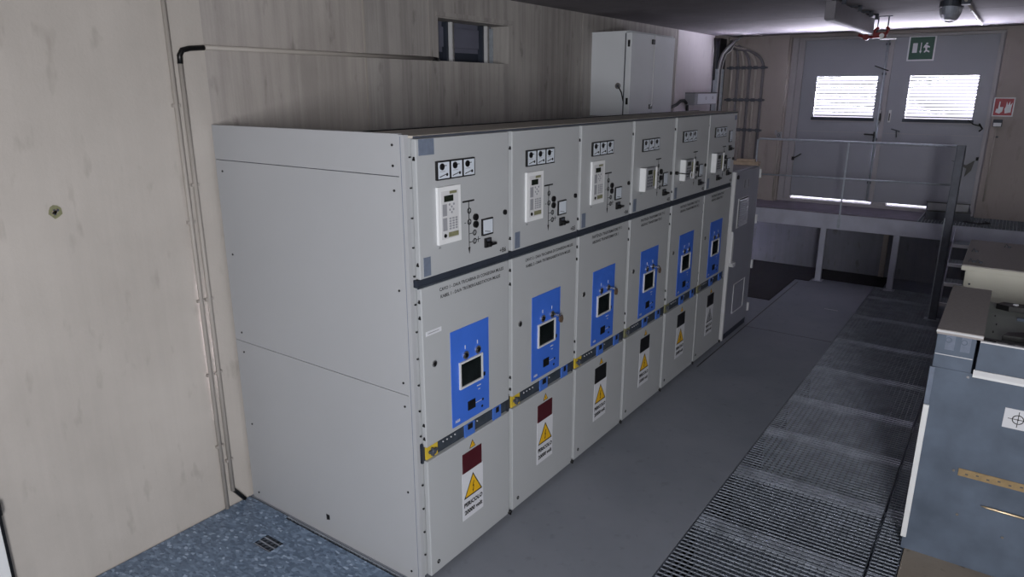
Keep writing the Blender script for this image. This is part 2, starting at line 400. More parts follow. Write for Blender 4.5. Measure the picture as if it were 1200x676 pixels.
# stairs
st = thing('steel_stairs', 'narrow steel stair with open grating treads beside the tall post', 'stairs', (6.7, -2.0, 0))
for k, (x, z) in enumerate(((6.99,.72),(6.80,.54),(6.61,.36),(6.42,.18))):
    b = MB()
    b.box(x-.122-6.7,x-.115-6.7,-.33,.35,z-.035,z,'white'); b.box(x-.115-6.7,x-.09-6.7,-.33,.35,z-.003,z,'white'); b.box(x+.115-6.7,x+.12-6.7,-.33,.35,z-.035,z,'steel')
    for i in range(22): b.box(x-.115-6.7,x+.115-6.7,-.33+i*.031,-.326+i*.031,z-.028,z-.002,'steel')
    for i in range(8): b.box(x-.10-6.7+i*.026,x-.094-6.7+i*.026,-.33,.35,z-.01,z,'steel')
    b.build('tread', st)
for y in (-.345, .352):
    b = MB(); b.prism([(6.26-6.7,0),(6.40-6.7,0),(7.13-6.7,.70),(7.13-6.7,.86),(7.09-6.7,.86),(6.26-6.7,.10)],'y',y,y+.008,'platform'); b.build('stringer', st)
pt = thing('stair_post', 'tall dark steel channel post standing at the foot of the stairs', 'post', (6.228, -1.605, 0))
b = MB(); b.box(-.02,.03,-.045,-.039,0,1.84,'beam'); b.box(-.02,-.014,-.045,.035,0,1.84,'post'); b.box(-.026,.03,.028,.038,0,1.1,'steel'); b.box(-.02,.03,.031,.036,1.1,1.84,'beam'); b.build('channel', pt)
b = MB(); b.box(-.05,.06,-.07,.07,0,.008,'steel'); b.build('foot_plate', pt)
# open tray on the landing
ty = thing('open_tray', 'open dark sheet metal tray on the landing by the right door', 'tray', (7.45, -1.52, .90), rz=.12)
b = MB(); b.box(-.12,.12,-.22,.22,0,.008,'inkgrey'); b.build('bottom', ty)
b = MB(); b.box(-.12,-.112,-.22,.22,.008,.10,'inkgrey'); b.box(.112,.12,-.22,.22,.008,.17,'keygrey'); b.prism([(-.112,.008),(.112,.008),(.112,.17),(-.112,.10)],'y',.212,.22,'inkgrey'); b.prism([(-.112,.008),(.112,.008),(.112,.17),(-.112,.10)],'y',-.22,-.212,'inkgrey'); b.box(.108,.124,-.224,.224,.17,.18,'black'); b.box(-.12,-.108,-.22,.22,.10,.112,'black'); b.build('wall', ty)
cb = MB(); cb.tube([(7.3,-1.7,.915),(7.25,-1.85,.912),(7.35,-1.95,.912),(7.45,-1.90,.912)],.008,'cabledark',6)
tag(cb.build('loose_cable'), 'short black cable lying on the landing grating beside the tray', 'cable')

# ------------------------------------------------------------------ switchgear row
XS = [0, .699, 1.394, 2.092, 2.797, 3.486]; W = .667
OPEN = '+B'
def lightning(b, cx, cz, h, y0, y1, m):
    p = [(.05,.5),(-.16,.02),(-.02,.05),(-.10,-.32),(-.17,-.27),(-.10,-.52),(.06,-.28),(-.02,-.30),(.12,.12),(-.02,.08),(.14,.5)]
    b.prism([(cx+u*h*.8, cz+v*h) for u, v in p], 'y', y0, y1, m)
def tri(b, cx, z0, w, h, y0, y1, m): b.prism([(cx-w/2, z0), (cx+w/2, z0), (cx, z0+h)], 'y', y0, y1, m)

def meter(parent, x, z):
    b = MB(); b.box(x, x+.088, -.012, .0, z, z+.083, 'black'); b.box(x+.007, x+.081, -.0135, -.012, z+.006, z+.077, 'meterwhite')
    b.ring((x+.030, z+.058), 'y', 0, .015, -.017, -.0135, 'black', 16)
    b.box(x+.03,x+.062,-.0145,-.0135,z+.060,z+.063,'ink')
    b.prism([(x+.014,z+.016),(x+.06,z+.026),(x+.06,z+.023),(x+.014,z+.012)],'y',-.0145,-.0135,'ink')
    b.ring((x+.064,z+.022),'y',0,.007,-.0145,-.0135,'ink',10)
    b.box(x+.018,x+.05,-.0145,-.0135,z+.036,z+.0385,'keygrey')
    b.build('meter', parent)
def tall_relay(parent, x, z0):
    b = MB(); b.box(x, x+.158, -.012, 0, z0, z0+.258, 'white')
    b.box(x+.02, x+.140, -.0132, -.012, z0+.022, z0+.238, 'trim')
    b.box(x+.040, x+.103, -.0145, -.0132, z0+.190, z0+.218, 'lcd')
    b.box(x+.078, x+.128, -.0142, -.0132, z0+.224, z0+.236, 'olive')
    b.box(x+.028, x+.058, -.0142, -.0132, z0+.127, z0+.180, 'keygrey'); b.box(x+.028, x+.058, -.0142, -.0132, z0+.06, z0+.118, 'keygrey')
    for u, v in ((.09,.165),(.09,.14),(.078,.152),(.102,.152),(.075,.176),(.105,.176)): b.ring((x+u, z0+v), 'y', 0, .0055, -.016, -.0132, 'keygrey', 10)
    for i in range(3):
        for j in range(5): b.box(x+.072+i*.021, x+.086+i*.021, -.0155, -.0132, z0+.062+j*.0115, z0+.070+j*.0115, 'keygrey')
    b.box(x+.066, x+.136, -.0142, -.0132, z0+.028, z0+.050, 'olive'); b.ring((x+.042, z0+.038), 'y', 0, .009, -.017, -.0132, 'black', 10)
    b.text('', .01, (0,0,0), 'ink')
    b.build('protection_relay', parent, .002)
def short_relay(parent, x, z0):
    b = MB(); y = -.036
    b.box(x, x+.185, y, 0, z0, z0+.150, 'keygrey'); b.box(x-.004, x+.014, y-.006, 0, z0-.004, z0+.154, 'white'); b.box(x+.172, x+.190, y-.006, 0, z0, z0+.15, 'white')
    b.box(x+.05,x+.115,y-.002,y,z0+.105,z0+.135,'lcd')
    for i in range(3):
        for j in range(4): b.box(x+.045+i*.03, x+.063+i*.03, y-.002, y, z0+.02+j*.02, z0+.032+j*.02, 'inkgrey')
    b.box(x+.135,x+.165,y-.002,y,z0+.02,z0+.13,'olive')
    b.build('protection_relay', parent, .002)
def ammeter(parent, x, z, w=.086, h=.082):
    b = MB(); b.box(x, x+w, -.009, 0, z, z+h, 'black'); b.box(x+.006, x+w-.006, -.0105, -.009, z+.008, z+h-.006, 'meterwhite')
    b.prism([(x+.016,z+.024),(x+.06,z+.016),(x+.06,z+.013),(x+.016,z+.021)],'y',-.0115,-.0105,'ink'); b.build('ammeter', parent)
def rotsw(parent, x, z):
    b = MB(); b.box(x, x+.045, -.012, 0, z, z+.046, 'black'); b.box(x+.010,x+.035,-.0135,-.012,z+.03,z+.042,'inkgrey')
    b.box(x+.012, x+.066, -.030, -.012, z+.010, z+.022, 'black'); b.ring((x+.022,z+.017),'y',0,.014,-.026,-.012,'black',14); b.build('rotary_switch', parent)
def mimic(parent, x, top, bot, sp):
    b = MB(); e = -.0012
    b.box(x-.045, x+.042, e, 0, top-.004, top+.004, 'ink'); b.box(x-.002, x+.002, e, 0, bot+.03, top, 'ink')
    b.prism([(x-.008,bot+.032),(x+.008,bot+.032),(x,bot)],'y',e,0,'ink')
    for z in sp[:2]:
        b.ring((x+.003, z), 'y', .0098, .0142, e*1.5, 0, 'ink', 16); b.prism([(x-.006,z+.01),(x-.004,z+.01),(x+.010,z-.01),(x+.008,z-.01)],'y',e*1.5,0,'ink')
    for z in sp[2:]:
        b.box(x, x+.03, e, 0, z-.0015, z+.0015, 'ink'); b.ring((x+.042, z), 'y', .0098, .0142, e*1.5, 0, 'ink', 16); b.box(x+.041,x+.044,e,0,z-.009,z+.009,'ink')
    z = sp[-1]; b.box(x+.055,x+.085,e,0,z+.003,z+.006,'ink'); b.box(x+.068,x+.071,e,0,z-.010,z+.018,'ink')
    b.box(x-.034,x-.022,e,0,sp[1]-.003,sp[1],'ink')
    b.build('mimic_diagram', parent)

UL = ['long grey switchgear cubicle at the near end, white strip label on its middle door',
      'second switchgear cubicle from the near end, keys hanging in its blue panel',
      'third switchgear cubicle from the near end of the grey row',
      'fourth switchgear cubicle from the near end, first with the small relay',
      'fifth switchgear cubicle, white ring key dangling on its upper door',
      'sixth and last tall switchgear cubicle, small extra meter beside its three dials']
LN = [('CAVO 1 - DA/A TR/CABINA DI CONSEGNA MULES', 'KABEL 1 - DA/A TR/ÜBERGABESTATION MULES'),
      ('CAVO 2 - DA/A TR/CABINA DI CONSEGNA MULES', 'KABEL 2 - DA/A TR/ÜBERGABESTATION MULES'),
      ('PARTENZA TRASFORMATORE TV 1', 'ABGANG TRANSFORMATOR 1'),
      ('PARTENZA TRASFORMATORE TV 2', 'ABGANG TRANSFORMATOR 2'),
      ('PARTENZA TRASFORMATORE TV 3', 'ABGANG TRANSFORMATOR TV 3'),
      ('PARTENZA GENERATORE 1', 'ABGANG GENERATOR 1')]
def hinge_marks(d, zs):
    for z in zs:
        b = MB(); b.cyl((-.002,.012,z),(.001,.012,z),.0055,'black',8); b.box(-.002,.001,.006,.020,z-.012,z-.004,'black'); b.build('hinge_screw', d)
def cubicle(i):
    t = thing('switchgear_cubicle', UL[i], 'electrical cabinet', (XS[i], 0, 0), 'grey switchgear row')
    step = (XS[i+1]-XS[i]) if i < 5 else .69
    xl, xr = -.012, step-.014
    b = MB()
    b.box(xl, xr, .034, .36, .03, 2.182, 'grey'); b.box(xl, xr, .36, 1.38, .0, 2.125, 'grey_side')
    b.box(xl, xr, .06, .36, 0, .03, 'dark')
    b.build('body', t, .002)
    b = MB(); b.box(xl, xr, .004, .37, 2.182, 2.192, 'roof'); b.box(xl, xr, .001, .004, 2.180, 2.190, 'inkgrey'); b.box(xl+.004, xr-.004, .355, .37, 2.192, 2.197, 'black'); b.build('roof_cap', t)
    b = MB(); b.box(xl+.001, xr-.001, .012, .034, 1.532, 1.566, 'dark'); b.box(xl+.001, xr-.001, .006, .012, 1.527, 1.536, 'rail'); b.build('busbar_channel', t)
    # strip between middle and lower door
    b = MB(); b.box(xl+.001, xr-.001, .020, .034, .66, .76, 'dark'); b.box(.10, .655, .012, .020, .683, .735, 'rail')
    for x in (.13,.16,.19,.22,.40): b.ring((x,.722),'y',0,.004,.009,.012,'trim',8)
    b.build('shutter_strip', t)
    b = MB(); b.box(.008, .088, .010, .020, .676, .748, 'yellow' if i < 3 else 'olive'); b.cyl((.045,.012,.712),(.045,-.012,.712),.012,'inkgrey',10); b.box(.02,.072,-.004,.008,.706,.720,'inkgrey'); b.box(.036,.045,-.008,.008,.69,.73,'inkgrey'); b.build('earthing_latch', t)
    for x0, x1 in ((.292,.372),(.532,.600)):
        b = MB(); b.box(x0, x1, .004, .012, .672, .742, 'bluetab'); b.box(x0+.022, x1-.02, .002, .004, .708, .738, 'ink'); b.build('blue_tab', t)
    # ---- upper instrument door
    b = MB(); b.box(0, W, 0, .028, 1.569, 2.178, 'grey'); d = b.build('instrument_door', t, .004)
    hinge_marks(d, (2.10, 1.64))
    for k in range(3): meter(d, .118+k*.0885 + (0 if i < 3 else 0), 1.992 + (.002 if i < 3 else -.02 if i == 3 else 0) - (0 if i < 3 else 0))
    if i < 3:
        tall_relay(d, .117, 1.705); mimic(d, .346, 1.876, 1.624, (1.83, 1.777, 1.72, 1.679))
        for z in (1.794, 1.759):
            b = MB(); b.ring((.393, z), 'y', 0, .0165, -.010, 0, 'black', 18); b.build('indicator_knob', d)
        ammeter(d, .440, 1.694); rotsw(d, .462, 1.632)
    else:
        dx = 0 if i < 5 else -.02
        short_relay(d, .112+dx, 1.712); mimic(d, .405+dx, 1.905, 1.640, (1.855, 1.80, 1.745, 1.70))
        for z in (1.812, 1.768):
            b = MB(); b.ring((.448+dx, z), 'y', 0, .018, -.012, 0, 'black', 18); b.build('indicator_knob', d)
        ammeter(d, .49+dx, 1.70, .08, .10); rotsw(d, .50+dx, 1.632 if i < 5 else 1.648)
        if i == 5:
            ammeter(d, .480, 1.935, .07, .10); rotsw(d, .495, 1.862); rotsw(d, .235, 1.628)
    b = MB(); b.ring((.632, 1.784), 'y', 0, .013, -.008, 0, 'black', 18); b.box(.626,.638,-.012,-.008,1.776,1.79,'ink'); b.build('door_lock', d)
    b = MB(); b.box(.024, .070, -.0015, 0, 1.578, 1.664, 'label'); b.text('', .01, (0,0,0), 'ink'); b.build('rating_plate', d)
    if i in (0, 5):
        b = MB(); x0 = .014 if i == 0 else .58
        if i == 0: b.box(.016, .114, -.0015, 0, 2.108, 2.176, 'label')
        else: b.box(.60, .655, -.0015, 0, 2.12, 2.16, 'label')
        b.build('top_plate', d)
    b = MB(); b.text('+B%d' % (6-i), .034, (.588, 0, 1.582), 'ink', thick=.001); b.text('A1', .014, (.128, 0, 1.686), 'inkgrey', thick=.001); b.build('door_lettering', d)
    # ---- middle breaker door
    b = MB(); b.box(0, W, 0, .028, .746, 1.528, 'grey'); d = b.build('breaker_door', t, .004)
    hinge_marks(d, (1.47, 1.395, .865, .795))
    b = MB(); b.box(.189, .487, -.003, 0, .770, 1.270, 'blue')
    b.text('ABB', .021, (.208, -.003, .789), 'signwhite', thick=.001)
    b.box(.385,.415,-.004,-.003,.925,.93,'trim'); b.box(.395,.41,-.004,-.003,.905,.909,'trim')
    b.box(.440,.452,-.006,-.003,.965,.985,'ink'); b.ring((.432,.838),'y',0,.007,-.005,-.003,'ink',10); b.ring((.425,.802),'y',0,.007,-.005,-.003,'ink',10)
    b.box(.345,.42,-.0045,-.003,.838,.841,'trim')
    b.build('blue_panel', d)
    b = MB()
    b.box(.245,.428,-.012,-.003,.957,.967,'trim'); b.box(.245,.428,-.012,-.003,1.088,1.098,'trim'); b.box(.245,.254,-.012,-.003,.967,1.088,'trim'); b.box(.419,.428,-.012,-.003,.967,1.088,'trim')
    b.box(.254,.419,-.006,-.003,.967,1.088,'glass'); b.build('viewing_window', d)
    for x in (.296, .393):
        b = MB(); b.ring((x,1.124),'y',.012,.021,-.010,-.003,'chrome',20); b.ring((x,1.124),'y',0,.012,-.014,-.003,'black',14); b.box(x-.002,x+.002,-.005,-.003,1.155,1.175,'trim'); b.build('key_switch', d)
    b = MB(); b.box(.309,.367,-.007,-.003,.820,.868,'black'); b.build('black_socket', d)
    b = MB(); b.ring((.070,1.153),'y',.009,.016,-.006,0,'chrome',18); b.ring((.070,1.153),'y',0,.010,-.008,0,'black',14); b.build('door_lock', d)
    b = MB()
    sz = .0222 if i < 2 else .026
    x0 = .122 if i < 2 else .16
    b.text(LN[i][0], sz, (x0, 0, 1.489), 'ink', thick=.001); b.text(LN[i][1], sz, (x0+.006, 0, 1.455), 'ink', thick=.001)
    b.build('door_lettering', d)
    if i == 0:
        b = MB(); b.box(.022,.128,-.0016,0,1.298,1.320,'signwhite'); b.box(.034,.11,-.002,-.0016,1.307,1.311,'keygrey'); b.build('strip_label', d)
    # ---- lower cable door
    b = MB(); b.box(0, W, -.002, .026, .034, .672, 'grey'); d = b.build('cable_door', t, .004)
    b = MB()
    y0 = -.002
    b.box(.252,.424,y0-.002,y0,.209,.483,'signwhite')
    tri(b, .339, .331, .150, .128, y0-.0028, y0-.002, 'ink'); tri(b, .339, .339, .128, .108, y0-.0034, y0-.0028, 'signyellow' if i < 5 else 'keygrey'); lightning(b, .340, .378, .062, y0-.0042, y0-.0034, 'ink')  # last sign's yellow is greyed, painting its shadow into the colour
    b.text('PERICOLO', .033, (.339, y0-.002, .283), 'ink', align='CENTER', thick=.001, bold=.05); b.text('20000 volt', .034, (.339, y0-.002, .238), 'ink', align='CENTER', thick=.001, bold=.05)
    b.build('danger_sign', d)
    b = MB(); b.box(.257,.412,y0-.004,y0,.483,.592,'maroon' if i < 2 else 'black'); b.build('inspection_window', d)
    b = MB(); tri(b,.341,.603,.050,.043,y0-.0012,y0,'ink'); tri(b,.341,.607,.038,.032,y0-.0018,y0-.0012,'signyellow'); lightning(b,.342,.618,.017,y0-.0025,y0-.0018,'ink'); b.build('warning_triangle', d)
    b = MB(); b.ring((.055,.09),'y',.005,.011,y0-.002,y0,'ink',12); b.build('corner_screw', d)
    b = MB(); b.tube([(.655,.0,.045),(.668,-.012,.030),(.680,-.004,.022)],.005,'black',6); b.cyl((.668,-.016,.045),(.668,.0,.045),.008,'black',8); b.build('earth_clip', d)
    if i == 0:
        b = MB(); XL, XR = -.042, -.014
        for z0, z1 in ((.0, 1.0115), (1.0145, 2.0205), (2.0235, 2.200)):
            b.box(XL, XR, .062, 1.40, z0, z1, 'grey_side')
        b.box(XL+.006, XR, .062, 1.40, .0, 2.198, 'dark')
        sp = b.build('side_panel', t, .0012)
        b = MB(); b.box(XL-.002, XR-.006, .024, .060, 0, 2.196, 'grey_side'); b.box(XL-.003, XL-.002, .044, .047, 0, 2.19, 'label'); b.build('corner_post', t, .002)
        for y, z in ((.094,2.153),(.094,2.066),(.093,1.961),(.09,1.516),(1.337,1.514),(1.333,1.066),(1.345,1.963),(.091,1.072),(.088,.954),(.093,.499),(.094,.05),(1.333,.949),(1.331,.502),(1.339,.048)):
            b = MB(); b.tube([(XL-.0035,y,z),(XL,y,z)],.0055,'black',8); b.build('panel_screw', sp)
        b = MB(); b.box(XL-.001,XL,.700,.726,.108,.136,'ink'); b.prism([(.700,.108),(.726,.100),(.715,.136)],'x',XL-.0015,XL,'ink'); b.build('square_hole', sp)
        b = MB(); b.box(XR-.006, -.002, .036, .062, .0, 2.18, 'dark'); 
        for k in range(16): b.box(-.012,-.004,.024,.031,.15+k*.13,.156+k*.13,'black')
        b.build('edge_gap', t)
    return t
for i in range(6): cubicle(i)

def keys(loc, label):
    k = thing('key_bunch', label, 'keys', loc)
    b = MB(); b.box(-.002,.002,-.035,.0,-.006,.006,'chrome'); b.ring((.010,-.004),'y',.010,.013,-.034,-.031,'chrome',16); b.build('key', k)
    b = MB(); b.prism([(0,-.01),(.03,-.005),(.04,-.03),(.03,-.05),(.008,-.045),(-.004,-.03)],'y',-.040,-.034,'keybrown'); b.build('tag', k)
for ui, lab in ((1,'keys with brown tag in the lock of the second cubicle'),(2,'keys with brown tag in the lock of the third cubicle'),(3,'keys with pale ring in the lock of the fourth cubicle')):
    keys((XS[ui]+.393+.012, -.013, 1.122), lab)
r = thing('ring_key', 'white ring key with black knob on the fifth upper door', 'key', (XS[4]+.06, 0, 1.775))
b = MB(); b.ring((.075,-.02),'y',.020,.028,-.088,-.082,'trim',20); b.build('ring', r)
b = MB(); b.tube([(-.035,0,.0),(-.035,-.02,.0)],.013,'black',12); b.tube([(-.035,-.018,0),(.05,-.08,-.012)],.004,'black',6); b.build('stem', r)

# end cabinet
ec = thing('end_cabinet', 'lower grey cabinet with louvred vent closing the far end of the row', 'electrical cabinet', (4.215, 0, 0))
b = MB(); b.box(0,.755,.02,.60,0,1.655,'endgrey'); b.build('body', ec, .004)
b = MB(); b.box(.035,.745,-.008,.02,.075,1.640,'endgrey'); d = b.build('door', ec, .003)
b = MB(); b.box(0,.030,-.012,.02,.02,1.65,'trim'); b.build('corner_trim', ec, .002)
b = MB(); b.prism([(.005,.80),(.09,.80),(.09,.76),(.03,.76)],'y',-.05,-.012,'trim'); b.prism([(.012,.80),(.05,.80),(.06,.98),(.04,1.06),(.012,1.10)],'y',-.030,-.012,'trim'); b.build('bracket', ec)
b = MB()
b.box(.15,.435,-.012,-.008,1.11,1.39,'trim'); b.box(.17,.43,-.013,-.0115,1.12,1.385,'black')
for k in range(13): b.prism([(-.014,1.125+k*.02),(-.026,1.119+k*.02),(-.026,1.124+k*.02),(-.014,1.135+k*.02)],'x',.172,.428,'endgrey')
b.build('vent', d)
b = MB()
for x0, x1, z0, z1 in ((.235,.575,.535,.541),(.235,.575,.235,.241),(.235,.243,.235,.541),(.567,.575,.235,.541)): b.box(x0,x1,-.012,-.008,z0,z1,'trim')
b.build('hatch', d)
b = MB(); 
for x in (.27,.38): b.box(x,x+.07,-.010,-.008,1.47,1.56,'keygrey'); b.box(x+.02,x+.03,-.011,-.010,1.48,1.55,'ink')
b.build('label_plates', d)
b = MB(); b.ring((.07,1.60),'y',0,.02,-.02,-.008,'black',14); b.build('lock', d)
for z in (1.53,1.07,.60,.14):
    b = MB(); b.box(.745,.775,-.022,.01,z,z+.085,'trim'); b.build('hinge', ec, .002)
b = MB(); b.box(.02,.74,.0,.03,.01,.07,'dark'); b.build('plinth', ec)
wb = thing('wooden_board', 'short raw wooden board lying on top of the end cabinet', 'board', (4.915, .13, 1.655), rz=.06)
b = MB(); b.box(-.045,.045,-.14,.13,0,.035,'wood'); b.box(-.03,.02,-.10,.08,.035,.058,'wood'); b.build('plank', wb, .003)

# ------------------------------------------------------------------ things on the back wall and on the row
wc = thing('wall_cabinet', 'white two-door metal cabinet fixed to the back wall above the row', 'cabinet', (4.03, 1.42, 2.13))
b = MB(); b.box(0,1.01,-.36,0,0,.765,'cablebox'); b.box(-.004,1.014,-.40,.0,.762,.772,'cablebox'); b.build('body', wc, .004)
b = MB(); b.box(.0,.505,-.42,-.364,.003,.758,'cablebox'); dd = b.build('door', wc, .004)
b = MB(); b.box(.508,1.01,-.42,-.364,.003,.758,'cablebox'); d3 = b.build('door', wc, .004)
b = MB(); b.box(.503,.512,-.426,-.42,.003,.758,'trim'); b.build('centre_trim', wc)
for z in (.11, .63):
    b = MB(); b.box(-.006,.0,-.405,-.385,z,z+.06,'black'); b.build('hinge', dd)
for z in (.06, .67):
    b = MB(); b.box(.44,.50,-.432,-.42,z,z+.045,'black'); b.build('latch', dd)
b = MB(); b.ring((-.30,.33-.05),'x',.010,.028,-.014,0,'chrome',18); b.ring((-.30,.28),'x',0,.012,-.02,0,'inkgrey',12); b.tube([(-.012,-.31,.27),(-.02,-.345,.22),(-.015,-.365,.14)],.006,'black',6); b.build('key_lever', wc)
b = MB(); b.box(-.003,.0,-.362,-.354,.01,.75,'inkgrey'); b.build('side_seam', wc)

jb = thing('junction_box', 'grey metal box with pale label on the white wall past the cabinet', 'junction box', (6.45, 1.42, 2.19))
b = MB(); b.box(0,.78,-.13,0,0,.145,'keygrey'); b.box(-.006,.786,-.135,.0,.142,.15,'cabledark'); b.build('housing', jb, .003)
b = MB(); b.box(.10,.76,-.133,-.13,.01,.135,'cablebox'); b.ring((.38,.08),'y',.015,.02,-.135,-.133,'keygrey',10); b.ring((.62,.085),'y',.012,.018,-.135,-.133,'keygrey',10); b.build('label', jb)
cb = MB(); cb.tube([(5.02,1.395,2.118),(5.3,1.398,2.14),(5.7,1.398,2.15),(5.97,1.398,2.17),(6.15,1.398,2.20),(6.26,1.398,2.24),(6.38,1.398,2.245),(6.48,1.398,2.20),(6.50,1.398,2.10),(6.50,1.398,1.5)],.020,'cabledark',8)
tag(cb.build('black_cable'), 'thick black cable looping along the wall beside the white cabinet', 'cable')

# conduits on the near part of the wall
def conduit(name, pts, r, label, clamps=(), m='pvc', group=None):
    t = thing(name, label, 'pipe', pts[0], group)
    o = Vector(pts[0]); b = MB(); b.tube([Vector(p)-o for p in pts], r, m, 10); b.build('pipe', t)
    for c in clamps:
        b = MB(); c = Vector(c)-o; b.box(c.x-r-.008, c.x+r+.008, c.y-.006, c.y+.022, c.z-.008, c.z+.008, m); b.build('clamp', t, .001)
    return t
yc = YW-.014
conduit('wall_conduit', [(-.216,yc,.0),(-.216,yc,CEIL)], .0115, 'pale vertical conduit running from floor to ceiling on the left wall', [(-.216,yc,z) for z in (.41,.85,1.28,1.71,2.3)])
conduit('wall_conduit', [(-.168,yc,.10),(-.168,yc,2.50)], .012, 'shorter vertical conduit beside the full-height one, ending at a black elbow', [(-.168,yc,z) for z in (.30,.85,1.28,1.9)])
b = MB(); b.tube([(-.168,yc,2.50),(-.166,yc,2.54),(-.150,yc,2.565),(-.11,yc,2.575),(-.03,yc,2.582)],.0135,'black',10)
tag(b.build('black_elbow'), 'black flexible elbow joining the vertical and horizontal wall conduits', 'pipe')
conduit('wall_conduit', [(-.03,yc,2.583),(1.71,yc,2.586)], .013, 'long horizontal conduit running to the hatch in the back wall', [(x,yc,2.585) for x in (.3,.9,1.4)])
b = MB(); b.tube([(1.71,yc,2.586),(1.76,yc,2.584),(1.80,yc+.02,2.582),(1.83,yc+.06,2.585)],.013,'black',8)
tag(b.build('black_elbow'), 'small black conduit end at the corner of the hatch', 'pipe')
b = MB(); b.tube([(-.165,yc,.105),(-.15,yc,.085),(-.098,yc,.008)],.012,'black',8)
tag(b.build('black_elbow'), 'short black flexible pipe at the foot of the wall conduits', 'pipe')
b = MB(); b.ring((-.168,.09),'y',.0,.016,yc-.012,yc+.012,'pvc',8)
# drill plug in the wall
pg = MB(); pts = [( -.84+.030*math.cos(a)*random.uniform(.8,1.15), 1.852+.030*math.sin(a)*random.uniform(.8,1.15)) for a in [2*PI*k/11 for k in range(11)]]
pg.prism(pts,'y',YW-.004,YW+.01,'olive')
for k in range(14):
    a = random.uniform(0,2*PI); r_ = random.uniform(0,.02); pg.ring((-.84+r_*math.cos(a),1.852+r_*math.sin(a)),'y',0,random.uniform(.003,.007),YW-.008,YW-.003,random.choice(['pvc','inkgrey','wood']),6)
tag(pg.build('wall_plug'), 'small rough mortar plug in the left concrete wall', 'plug')
# white door frame at lower left
dm = MB(); dm.box(-2.25,-1.30,YW-.035,YW,.0,2.1,'white'); dm.box(-1.30,-1.288,YW-.04,YW,0,2.1,'black')
dm.cyl((-1.294,YW-.045,.62),(-1.294,YW-.045,.56),.012,'black',8)
struct(dm, 'door_3')

# cables in the far corner
cf = 7.76
for k, (y, lab) in enumerate(((1.30,'leftmost'),(1.21,'second from left'),(1.13,'third from left'),(1.05,'third from right'),(.97,'second from right'),(.87,'rightmost, widest arching'))):
    top = 2.66 + (.02*k); t = thing('riser_cable', 'grey cable rising on the far wall, %s of the six' % lab, 'cable', (cf, y, .9), 'riser cables on the far wall')
    pts = [(0,0,0),(0,0,top-.9-.1)]
    y1 = 1.345 - .012*k - y; z1 = 3.02-.025*k-.9
    for j in range(1, 8):
        s = j/7; a = s*PI/2
        pts.append((-.02*s, (1-math.cos(a))*(y1*.85), top-.9-.1+(z1-(top-.9-.1))*math.sin(a)))
    pts.append((-.04, y1, min(z1+.02, 2.15))); 
    b = MB(); b.tube(pts,.019,'cable' if k % 2 else 'pvc',8); b.build('jacket', t)
for z in (2.66, 2.24, 1.84):
    b = MB(); b.box(7.735,7.78,.82,1.36,z-.012,z+.012,'inkgrey')
    for y in (1.30,1.21,1.13,1.05,.97,.87): b.box(7.725,7.76,y-.024,y+.024,z-.022,z+.022,'inkgrey')
    tag(b.build('cable_clamp_rail'), {2.66:'top',2.24:'middle',1.84:'bottom'}[z]+' clamp rail holding the riser cables to the far wall', 'clamp', 'clamp rails')
for k, (dx, c) in enumerate(((0,'cable'),(.04,'trim'),(.08,'cable'),(.12,'cabledark'),(.15,'trim'))):
    x0 = 7.40+dx
    b = MB(); b.tube([(x0,1.37,2.0),(x0,1.37,2.62),(x0+.01,1.355,2.74),(x0+.03,1.33,2.84),(x0+.06,1.28,2.92-.01*k),(x0+.09,1.20+.01*k,2.99),(x0+.12,1.10+.02*k,3.05)],.012,c,8)
    tag(b.build('tray_cable'), '%s cable sweeping from the ladder tray up to the ceiling' % ('first','second pale','third','black','last pale')[k], 'cable', 'cables from the ladder tray')
lt = thing('ladder_tray', 'perforated vertical cable tray at the end of the white wall', 'cable tray', (7.37, 1.40, 2.0))
b = MB(); b.box(-.02,-.014,-.06,0,-.8,.64,'steel'); b.box(.20,.206,-.06,0,-.8,.64,'steel'); b.build('side_rail', lt)
b = MB()
for k in range(16): b.box(-.014,.20,-.012,0,-.78+k*.09,-.75+k*.09,'steel')
b.build('rungs', lt)
b = MB(); b.tube([(7.30,1.40,3.03),(7.31,1.38,2.8),(7.33,1.385,2.66),(7.34,1.39,2.5)],.014,'cabledark',8)
tag(b.build('drop_cable'), 'black cable dropping down the edge of the white wall', 'cable')
b = MB(); b.box(7.52,7.775,1.40,1.53,.92,3.04,'cabledark'); b.box(7.50,7.52,1.41,1.50,1.0,3.0,'dark')  # dark block added to paint the shade of the corner recess
tag(b.build('block'), 'dark duct in the corner behind the risers', 'block', None)
# small valve on the far pilaster
jv = thing('wall_socket', 'small grey wall fitting left of the far doors above the rail', 'fitting', (7.74,.57,1.79))
b = MB(); b.box(-.03,0,-.035,.035,-.04,.04,'keygrey'); b.ring((0,0),'x',.012,.02,-.04,-.03,'inkgrey',12); b.box(-.02,0,.03,.06,.0,.06,'keygrey'); b.build('housing', jv, .003)
b = MB(); b.cyl((-.012,0,-.04),(-.012,.0,-.85),.010,'pvc',8); b.build('conduit', jv)

